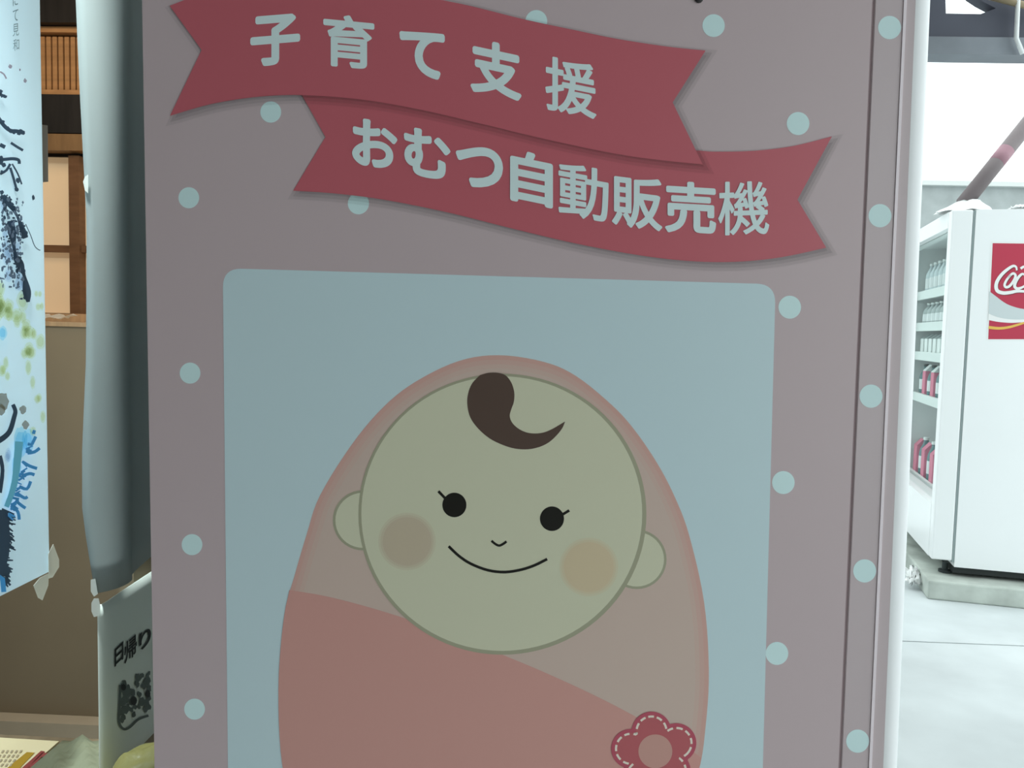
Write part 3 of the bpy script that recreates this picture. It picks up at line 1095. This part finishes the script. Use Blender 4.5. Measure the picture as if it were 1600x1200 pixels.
bm = bmesh.new()
rows = []
a0 = on_z(60, 1185, TZ)
for j in range(13):
    vr = []
    for i in range(15):
        u, v = i / 14, j / 12
        x = -0.84 + 0.195 * u
        y = 0.40 + (far - 0.04 - 0.40) * v
        e = min(u, 1 - u, v, 1 - v) * 8
        z = TZ + 0.016 + (0.012 + 0.010 * math.sin(7 * u + 3 * v) * math.cos(5 * v - 2 * u) + 0.010 * math.sin(23 * u + 17 * v)) * min(1, e)
        vr.append(bm.verts.new((x, y, z)))
    rows.append(vr)
for j in range(12):
    for i in range(14):
        bm.faces.new((rows[j][i], rows[j][i + 1], rows[j + 1][i + 1], rows[j + 1][i]))
pb = from_bm('plastic_bag', bm, clear_mat('milky_green_plastic', (0.75, 0.8, 0.7), 0.10, 0.25, 0.5, (0.30, 0.32, 0.23)), None, True)
pb.modifiers.new('thickness', 'SOLIDIFY').thickness = 0.001
tag(pb, 'crumpled translucent plastic bag lying right of the cream leaflets', 'bag')

yc = on_y(226, 1268, 0.24)
bxr = empty('cardboard_box', (yc.x, 0.24, 0))
tag(bxr, 'cardboard box on the floor beneath the yellow bag', 'box')
M_card = mat('cardboard', (0.36, 0.25, 0.14), rough=0.85, noise=0.08)
box('carton', -0.085, 0.085, -0.09, 0.09, 0.0, yc.z - 0.071, M_card, bxr)
box('tape_strip', -0.02, 0.02, -0.091, 0.091, yc.z - 0.0712, yc.z - 0.070, mat('brown_tape', (0.40, 0.28, 0.15), rough=0.4), bxr)
bm = bmesh.new()
bmesh.ops.create_icosphere(bm, subdivisions=4, radius=1.0)
for v in bm.verts:
    n_ = v.co.copy()
    w = 1 + 0.05 * math.sin(7 * n_.x + 5 * n_.z) + 0.035 * math.sin(13 * n_.y + 9 * n_.z) + 0.02 * math.sin(31 * n_.x + 23 * n_.y)
    v.co = Vector((n_.x * 0.072 * w, n_.y * 0.075 * w, (max(n_.z, -0.82) * 0.085 * w)))
zmin = min(v.co.z for v in bm.verts)
zc = yc.z - 0.069 - zmin
for v in bm.verts:
    v.co += Vector((yc.x, 0.24, zc))
    if v.co.z > zc + 0.03:
        v.co.z += (v.co.x - yc.x) * 0.35
yb = from_bm('yellow_bag', bm, mat('yellow_plastic', (0.20, 0.18, 0.065), rough=0.3, spec=0.5, bump=0.3, nscale=18), None, True)
tag(yb, 'puffed olive yellow plastic bag squeezed against the pink machine', 'bag')

# ------------------------------------------------------------------ outside on the right: drinks cooler
TH = math.radians(13.2)
K = on_z(1488, 328, 1.81)
ck = empty('drinks_cooler', (K.x, K.y, 0), -TH)
tag(ck, 'white glass-fronted drinks cooler with red drink sticker, standing outside on a concrete slab', 'cooler')
M_cool = mat('white_cooler_enamel', (0.88, 0.90, 0.905), rough=0.35, spec=0.45, noise=0.015, nscale=2)
M_frame = mat('white_frame_plastic', (0.88, 0.90, 0.90), rough=0.35, spec=0.4)
M_gasket = mat('grey_gasket', (0.32, 0.38, 0.38), rough=0.8)
M_shelf = mat('white_wire_shelf', (0.85, 0.87, 0.87), rough=0.4)
M_glass = clear_mat('cooler_glass', (0.96, 0.99, 0.98), 0.07, 0.02)
Z0, Z1 = 0.137, 1.81
DW, CW = 0.100, 1.30          # door thickness (local x), front width (local y)
CD = 0.72
# cabinet shell of five boards, open to the front
box('side_wall', DW, CD, 0.0, 0.03, Z0, Z1, M_cool, ck)
box('side_wall', DW, CD, CW - 0.03, CW, Z0, Z1, M_cool, ck)
box('back_wall', CD - 0.03, CD, 0.03, CW - 0.03, Z0, Z1, M_cool, ck)
box('top', DW, CD, 0.03, CW - 0.03, Z1 - 0.05, Z1, M_cool, ck)
box('base', DW, CD, 0.03, CW - 0.03, Z0, 0.36, M_cool, ck)
bm = bmesh.new()
for ya, yb, za, zb in ((0.004, 0.034, Z0 + 0.02, Z1 - 0.003), (CW - 0.034, CW - 0.004, Z0 + 0.02, Z1 - 0.003), (0.034, CW - 0.034, Z0 + 0.02, Z0 + 0.05), (0.034, CW - 0.034, Z1 - 0.033, Z1 - 0.003)):
    add_box(bm, DW - 0.010, DW, ya, yb, za, zb)
from_bm('door_gasket', bm, M_gasket, ck)
dr = empty('door')
dr.parent = ck
XD = DW - 0.011
GZ0, GZ1 = 0.42, 1.735
box('stile', 0.0, XD, 0.0, 0.065, Z0 + 0.028, Z1, M_frame, dr, 0.006)
box('stile', 0.0, XD, CW - 0.065, CW, Z0 + 0.028, Z1, M_frame, dr, 0.006)
box('top_rail', 0.0, XD, 0.065, CW - 0.065, GZ1, Z1, M_frame, dr)
box('kick_panel', 0.0, XD, 0.065, CW - 0.065, Z0 + 0.028, GZ0, M_frame, dr)
box('glass_pane', 0.035, 0.041, 0.065, CW - 0.065, GZ0, GZ1, M_glass, dr)
box('gap_shade', 0.10, CD - 0.02, 0.02, CW - 0.02, 0.105, Z0, mat('gap_shade_dark', (0.03, 0.035, 0.035), rough=0.7), ck)  # dark box put in for the shade in the gap under the cooler
for fx in (0.08, CD - 0.1):
    for fy in (0.08, CW - 0.1):
        bm = bmesh.new()
        lathe(bm, [(0.03, 0.09), (0.03, 0.10), (0.014, 0.102), (0.014, 0.137)], 12, (fx, fy, 0))
        from_bm('foot', bm, mat('dark_foot', (0.04, 0.05, 0.05), rough=0.6), ck)
bm = bmesh.new()
tube(bm, [(0.105, 0.045, 0.46), (0.105, 0.045, 1.72)], 0.009, 10)
from_bm('light_tube', bm, mat('cooler_lamp_tube', (0.9, 0.95, 0.95), emit=(0.9, 1.0, 1.0), estr=10.0), ck)


def on_front(px, py):
    """local (y, z) where the ray meets the cooler's front plane"""
    nrm = Vector((-math.cos(TH), math.sin(TH), 0))
    d = ray(px, py)
    t = (Vector((K.x, K.y, 0)) - CAM).dot(nrm) / d.dot(nrm)
    p = CAM + d * t
    q = p - Vector((K.x, K.y, 0))
    return q.x * math.sin(TH) + q.y * math.cos(TH), p.z


def on_side(px, py):
    nrm = Vector((-math.sin(TH), -math.cos(TH), 0))
    d = ray(px, py)
    t = (Vector((K.x, K.y, 0)) - CAM).dot(nrm) / d.dot(nrm)
    p = CAM + d * t
    q = p - Vector((K.x, K.y, 0))
    return q.x * math.cos(TH) - q.y * math.sin(TH), p.z


shelf_z = [on_front(1462, y)[1] for y in (446, 505, 560)] + [on_front(1462, 640)[1]]
shelf_z = shelf_z + [0.40]
for z in shelf_z:
    box('shelf', 0.13, CD - 0.04, 0.035, CW - 0.035, z - 0.016, z, M_shelf, ck)
    box('price_rail', 0.112, 0.13, 0.035, CW - 0.035, z - 0.030, z + 0.020, M_frame, ck)

# goods in the cooler
def bottle(name, loc, h, r, m, cap_m, label, group):
    e = empty(name)
    e.matrix_world = Matrix.Translation((K.x, K.y, 0)) @ Matrix.Rotation(-TH, 4, 'Z') @ Matrix.Translation(loc)
    bm = bmesh.new()
    lathe(bm, [(r * 0.92, 0.001), (r, 0.008), (r, h * 0.58), (r * 0.9, h * 0.68), (r * 0.42, h * 0.86), (r * 0.40, h * 0.93)], 14)
    from_bm('bottle_body', bm, m, e, True)
    bm = bmesh.new()
    lathe(bm, [(r * 0.46, h * 0.93), (r * 0.46, h)], 14)
    from_bm('cap', bm, cap_m, e)
    bm = bmesh.new()
    lathe(bm, [(r * 1.012, h * 0.20), (r * 1.012, h * 0.52)], 14)
    from_bm('paper_label', bm, mat('bottle_label_' + m.name, (0.8, 0.82, 0.84), rough=0.5), e)
    tag(e, label, 'bottle', group)
    return e


def carton(name, loc, w, d, h, m, m2, label, group, cat='carton'):
    e = empty(name)
    e.matrix_world = Matrix.Translation((K.x, K.y, 0)) @ Matrix.Rotation(-TH, 4, 'Z') @ Matrix.Translation(loc)
    bm = bmesh.new()
    add_box(bm, -w / 2, w / 2, -d / 2, d / 2, 0, h * 0.8, 0.004)
    from_bm('carton_body', bm, m, e)
    vs = [(-w / 2, -d / 2, h * 0.8), (w / 2, -d / 2, h * 0.8), (w / 2, d / 2, h * 0.8), (-w / 2, d / 2, h * 0.8), (0, -d / 2, h), (0, d / 2, h)]
    raw('gable_top', vs, [(0, 1, 4), (2, 3, 5), (1, 2, 5, 4), (3, 0, 4, 5), (3, 2, 1, 0)], m2, e)
    tag(e, label, cat, group)
    return e


M_clearb = mat('pale_bottle', (0.62, 0.70, 0.74), rough=0.25, spec=0.5)
M_greyb = mat('grey_bottle', (0.42, 0.47, 0.48), rough=0.3, spec=0.5)
M_pinkc = mat('pink_carton', (0.75, 0.22, 0.33), rough=0.5)
M_whitec = mat('white_carton', (0.88, 0.90, 0.90), rough=0.5)
M_tealb = mat('dark_teal_bottle', (0.10, 0.20, 0.22), rough=0.25, spec=0.5)
M_cap = mat('white_cap', (0.85, 0.87, 0.87), rough=0.4)
M_dcap = mat('dark_cap', (0.04, 0.05, 0.05), rough=0.4)
rows_ = [  # shelf index, kind
    (0, 'clear'), (1, 'grey'), (2, 'clear2'), (3, 'mixed'), (4, 'pink')]
ys = tuple(0.115 + 0.105 * i for i in range(11))
for si, kind in rows_:
    z = shelf_z[si]
    top = ([GZ1 - 0.02] + shelf_z)[si] - 0.04
    for k, y in enumerate(ys):
        h = min(0.24, (top - z) * 0.92)
        loc = (0.172, y, z + 0.0015)
        if kind == 'clear':
            bottle('drink_bottle', loc, h, 0.034, M_clearb, M_cap, 'pale drink bottle standing on the top shelf of the cooler', 'bottles on the top cooler shelf')
        elif kind == 'grey':
            bottle('drink_bottle', loc, h, 0.038, M_greyb, M_cap, 'squat grey drink bottle on the second shelf of the cooler', 'bottles on the second cooler shelf')
        elif kind == 'clear2':
            carton('milk_carton', loc, 0.07, 0.07, h, M_whitec, M_greyb, 'white carton with grey top on the middle shelf of the cooler', 'cartons on the middle cooler shelf')
        elif kind == 'mixed':
            if k % 2 == 0:
                bottle('drink_bottle', loc, h, 0.036, M_tealb, M_dcap, 'dark teal bottle with black cap on the fourth cooler shelf', 'dark bottles on the fourth cooler shelf')
            else:
                carton('juice_carton', loc, 0.07, 0.07, h, M_pinkc, M_whitec, 'pink juice carton on the fourth shelf of the cooler', 'pink cartons on the fourth cooler shelf')
        else:
            if k < 2:
                carton('milk_carton', loc, 0.075, 0.075, 0.22, M_whitec, M_whitec, 'plain white carton at the near end of the lowest cooler shelf', 'white cartons on the lowest cooler shelf')
            elif k % 2 == 0:
                carton('juice_carton', loc, 0.075, 0.075, 0.21, M_pinkc, M_pinkc, 'all-pink juice carton on the lowest shelf of the cooler', 'pink cartons on the lowest cooler shelf')
            else:
                bottle('drink_bottle', loc, 0.23, 0.036, M_tealb, M_cap, 'dark teal bottle with white cap on the lowest cooler shelf', 'dark bottles on the lowest cooler shelf')

# red sticker on the near side of the cooler
def side_art(name, polys, m, layer, parent=ck):
    def pr(x, y):
        lx, z = on_side(x, y)
        return Vector((lx, -0.0006 * layer, z))
    vs, fs = flat(polys, pr)
    return raw(name, vs, fs, m, parent)


M_sred = mat('sticker_red', (0.50, 0.035, 0.075), rough=0.35)
M_swhite = mat('sticker_white', (0.86, 0.87, 0.86), rough=0.35)
M_sgrey = mat('sticker_silver', (0.60, 0.66, 0.67), rough=0.35)
M_sdark = mat('sticker_dark_red', (0.16, 0.02, 0.03), rough=0.4)
M_syel = mat('sticker_yellow', (0.80, 0.50, 0.10), rough=0.4)
stk = side_art('sticker', [[(1548, 377), (1700, 379), (1697, 534), (1541, 531)]], M_swhite, 1)
side_art('red_field', [[(1551, 380), (1700, 382), (1697, 530), (1544, 530)]], M_sred, 1.8, stk)
band_top = spline([(1545.5, 455), (1556, 463), (1568, 472), (1580, 478), (1600, 483), (1640, 486), (1699, 484)], 4)
band_bot = spline([(1699, 500), (1640, 499), (1600, 500), (1580, 500), (1560, 496), (1544.5, 490)], 4)
side_art('silver_wave', [band_top + band_bot], M_sgrey, 2.6, stk)
side_art('white_wave', [spline([(1544.5, 490), (1560, 496), (1580, 499), (1600, 499), (1640, 496), (1699, 496)], 4) + spline([(1699, 502), (1640, 502), (1600, 503.5), (1580, 504.5), (1560, 503), (1544, 500)], 4)], M_swhite, 3.2, stk)
side_art('gold_wave', [ribbon_poly(spline([(1544.5, 511.5), (1560, 513), (1575, 511.5), (1590, 507.5), (1605, 503.5), (1640, 500)], 4), lambda t: 4.6 - 2 * t)], M_syel, 3.8, stk)


def scr(x, y):
    return (1520 + x / 6.3125, 360 + y / 6.3158)


def script(pts, w0, w1=None, n=6):
    w1 = w1 or w0
    return ribbon_poly(spline([scr(*p) for p in pts], n), lambda t: (w0 + (w1 - w0) * math.sin(math.pi * t)) / 6.31)


big_c = script([(432, 395), (425, 362), (395, 352), (340, 385), (280, 440), (238, 505), (228, 560), (245, 600), (300, 618), (370, 612), (430, 600), (500, 602), (600, 618), (720, 610)], 16, 36)
o_ = [script([(372, 440), (335, 485), (312, 535), (325, 560), (360, 550), (400, 500), (420, 450), (400, 425), (372, 440), (345, 470)], 22, 26)]
c_ = [script([(520, 450), (490, 430), (455, 455), (420, 510), (412, 555), (440, 575), (490, 560), (530, 530)], 16, 30)]
a_ = [script([(600, 450), (560, 440), (530, 490), (520, 540), (545, 565), (590, 530), (620, 450), (600, 540), (620, 575), (660, 555)], 16, 24)]
dash = [script([(470, 378), (500, 360), (560, 355)], 26, 24)]
lg_sh = [[(x + 1.2, y + 1.0) for x, y in p] for p in [big_c] + o_ + c_ + a_]
side_art('script_shadow', lg_sh, M_sdark, 2.2, stk)
for nm, polys in (('script_letter', [big_c]), ('script_letter', o_), ('script_letter', c_), ('script_letter', a_), ('script_letter', dash)):
    side_art(nm, polys, M_swhite, 4.4, stk)

# concrete plinth slab under the cooler
pl_c = on_z(1449, 936, 0.0)
pl = empty('plinth_slab', (K.x, K.y, 0), -TH)
tag(pl, 'long grey concrete block lying under the drinks cooler', 'concrete block')
lp = Matrix.Rotation(TH, 3, 'Z') @ (pl_c - Vector((K.x, K.y, 0)))
box('block', lp.x, 1.0, lp.y, CW + 0.1, 0.0, 0.088, mat('mossy_concrete', (0.46, 0.50, 0.46), rough=0.9, noise=0.25, nscale=7, bump=0.3), pl, 0.008)

# white plastic tied on the cooler roof, and the leaning pole it wraps
M_film = mat('white_plastic_film', (0.86, 0.88, 0.87), rough=0.3, spec=0.5)
TM = Matrix.Translation((K.x, K.y, 0)) @ Matrix.Rotation(-TH, 4, 'Z')


def CL(x, y, z):
    return TM @ Vector((x, y, z))


_d = ray(1506, 318)
pole_a = CAM + _d * ((CL(0.1, 0.16, 0).y - CAM.y) / _d.y)
_d = ray(1614, 183)
pole_b = CAM + _d * ((pole_a.y + 0.12 - CAM.y) / _d.y)
pole_a.z = max(pole_a.z, Z1 + 0.012)
po = empty('leaning_pole')
tag(po, 'brown-grey steel pole leaning up from the roof of the cooler', 'pole')
bm = bmesh.new()
tube(bm, [pole_a, pole_a + (pole_b - pole_a) * 0.5, pole_a + (pole_b - pole_a) * 1.6], 0.037, 16)
from_bm('shaft', bm, mat('brown_grey_paint', (0.21, 0.175, 0.18), rough=0.5, noise=0.15, nscale=4), po, True)
dv = (pole_b - pole_a).normalized()
bm = bmesh.new()
tube(bm, [pole_a + dv * 0.27, pole_a + dv * 0.36], 0.0374, 16)
tag(from_bm('red_band', bm, mat('faded_red_tape', (0.36, 0.20, 0.24), rough=0.5), po, True), 'faded red tape band')
# crumpled film gathered round the foot
bm = bmesh.new()
rr_ = random.Random(4)
rings = []
for j, (r, h) in enumerate(((0.120, 0.0), (0.100, 0.018), (0.078, 0.034), (0.056, 0.050), (0.042, 0.062))):
    c = Vector((pole_a.x, pole_a.y, Z1 + 0.004 + h)) + Vector((dv.x, dv.y, 0)) * h * 0.8
    rings.append([bm.verts.new(c + Vector((math.cos(2 * math.pi * k / 22) * r * (1 + 0.16 * rr_.uniform(-1, 1) * (j < 3)), math.sin(2 * math.pi * k / 22) * r, rr_.uniform(0, 0.008)))) for k in range(22)])
for a_, b_ in zip(rings, rings[1:]):
    for k in range(22):
        bm.faces.new((a_[k], a_[(k + 1) % 22], b_[(k + 1) % 22], b_[k]))
tag(from_bm('film_skirt', bm, M_film, po, False), 'crumpled white film gathered round the foot')


def crumple(name, pts, amp, seed, label, th=0.004, m=M_film, nu=14, nv=8, cat='plastic sheet'):
    """pts: 4 world corners; a crumpled sheet of film"""
    r = random.Random(seed)
    bm = bmesh.new()
    g = []
    for j in range(nv + 1):
        row = []
        for i in range(nu + 1):
            u, v = i / nu, j / nv
            p = pts[0] * (1 - u) * (1 - v) + pts[1] * u * (1 - v) + pts[2] * u * v + pts[3] * (1 - u) * v
            p = p + Vector((r.uniform(-1, 1) * amp * 0.3, r.uniform(-1, 1) * amp * 0.3, abs(r.uniform(0, 1)) * amp + amp * 1.2 * math.sin(math.pi * u) * math.sin(math.pi * v)))
            row.append(bm.verts.new(p))
        g.append(row)
    for j in range(nv):
        for i in range(nu):
            bm.faces.new((g[j][i], g[j][i + 1], g[j + 1][i + 1], g[j + 1][i]))
    o = from_bm(name, bm, m, None, True)
    o.modifiers.new('thickness', 'SOLIDIFY').thickness = th
    tag(o, label, cat)
    return o


crumple('plastic_sheet', [CL(0.25, 0.01, Z1 + 0.006), CL(0.36, 0.01, Z1 + 0.006), CL(0.36, 0.12, Z1 + 0.006), CL(0.25, 0.12, Z1 + 0.006)], 0.014, 9, 'small white plastic scrap on the cooler roof right of the pole')
g0 = on_z(1424, 880, 0.10)
crumple('plastic_sheet', [on_z(1415, 914, 0.02), on_z(1441, 918, 0.02), on_z(1444, 895, 0.05), on_z(1416, 893, 0.05)], 0.03, 21, 'crumpled white plastic on the ground at the cooler corner')

# eave board with a ragged gap, hanging over the way out
YE = 2.2
ev = empty('eave_board')
tag(ev, 'dark grey eave board with a bright gap, above the way out', 'eave')


def slabpoly(name, poly, y, th, m, parent):
    a = [on_y(px, py, y) for px, py in poly]
    n = len(a)
    vs = [(p.x, y, p.z) for p in a] + [(p.x, y + th, p.z) for p in a]
    fs = [list(range(n)), list(range(2 * n - 1, n - 1, -1))] + [(i, (i + 1) % n, n + (i + 1) % n, n + i) for i in range(n)]
    bm = bmesh.new()
    bv = [bm.verts.new(v) for v in vs]
    for f in fs:
        bm.faces.new([bv[i] for i in f])
    return from_bm(name, bm, m, parent)


M_eave = mat('dark_grey_eave_paint', (0.085, 0.09, 0.12), rough=0.5, noise=0.15, nscale=2)
slabpoly('board', [(1380, 56), (1380, -130), (1474, -130), (1478, 21), (1532, 22), (1556, 13), (1535, 2), (1520, -8), (1520, -130), (1900, -130), (1900, 62)], YE, 0.05, M_eave, ev)
slabpoly('fascia_lip', [(1380, 83), (1380, 56), (1900, 62), (1900, 90)], YE - 0.02, 0.09, mat('light_grey_eave_lip', (0.22, 0.24, 0.27), rough=0.5, noise=0.1), ev)
bm = bmesh.new()
a, b, c = on_y(1592, -30, YE - 0.06), on_y(1588, 60, YE - 0.05), on_y(1598, 84, YE - 0.04)
tube(bm, [a, b, c], 0.008, 8)
tag(from_bm('white_cable', bm, M_frame, None, True), 'white cable hanging down the dark eave board', 'cable')
bm = bmesh.new()
a, b = on_y(1545, -6, YE - 0.05), on_y(1640, 18, YE - 0.05)
tube(bm, [a, b], 0.012, 8)
tag(from_bm('tan_bracket', bm, mat('tan_metal', (0.35, 0.28, 0.18), rough=0.5), None, True), 'tan rod crossing the top of the eave board', 'rod')
# roof post carrying the eave, hidden behind the machine
tag(box('trim_3', 1.02, 1.14, YE - 0.02, YE + 0.08, 0, 2.62, M_eave), kind='structure')

# low building far behind the cooler
YB = 6.6
bd = empty('far_building')
tag(bd, 'low grey building wall with pale coping far behind the cooler', 'building')
zt_ = on_y(1520, 292, YB).z
ztt = on_y(1520, 285, YB).z
box('wall_block', 0.8, 9.0, YB, YB + 0.3, 0, zt_, mat('grey_render', (0.36, 0.39, 0.39), rough=0.8, noise=0.1), bd)
box('coping', 0.8, 9.0, YB - 0.06, YB + 0.34, zt_, ztt, mat('pale_coping', (0.62, 0.64, 0.63), rough=0.8), bd)
# green mat and kerb on the ground left of the cooler
gm = empty('green_step')
tag(gm, 'dark green step edge seen past the foot of the cooler', 'step')
ga = on_z(1440, 872, 0.0).y
ggr = mat('dark_green_mat', (0.07, 0.10, 0.085), rough=0.9)
gx0, gx1 = on_z(1415, 872, 0).x - 0.8, K.x + (ga - K.y) * math.tan(TH) - 0.03
box('riser', gx0, gx1, ga, ga + 0.05, 0.0, on_y(1440, 855, ga).z, ggr, gm)
box('nosing', gx0, gx1, ga - 0.01, ga + 0.06, on_y(1440, 855, ga).z, on_y(1440, 850, ga).z, M_joint, gm)
box('riser', gx0, gx1, ga + 0.02, ga + 0.05, on_y(1440, 850, ga).z, on_y(1440, 826, ga).z, ggr, gm)
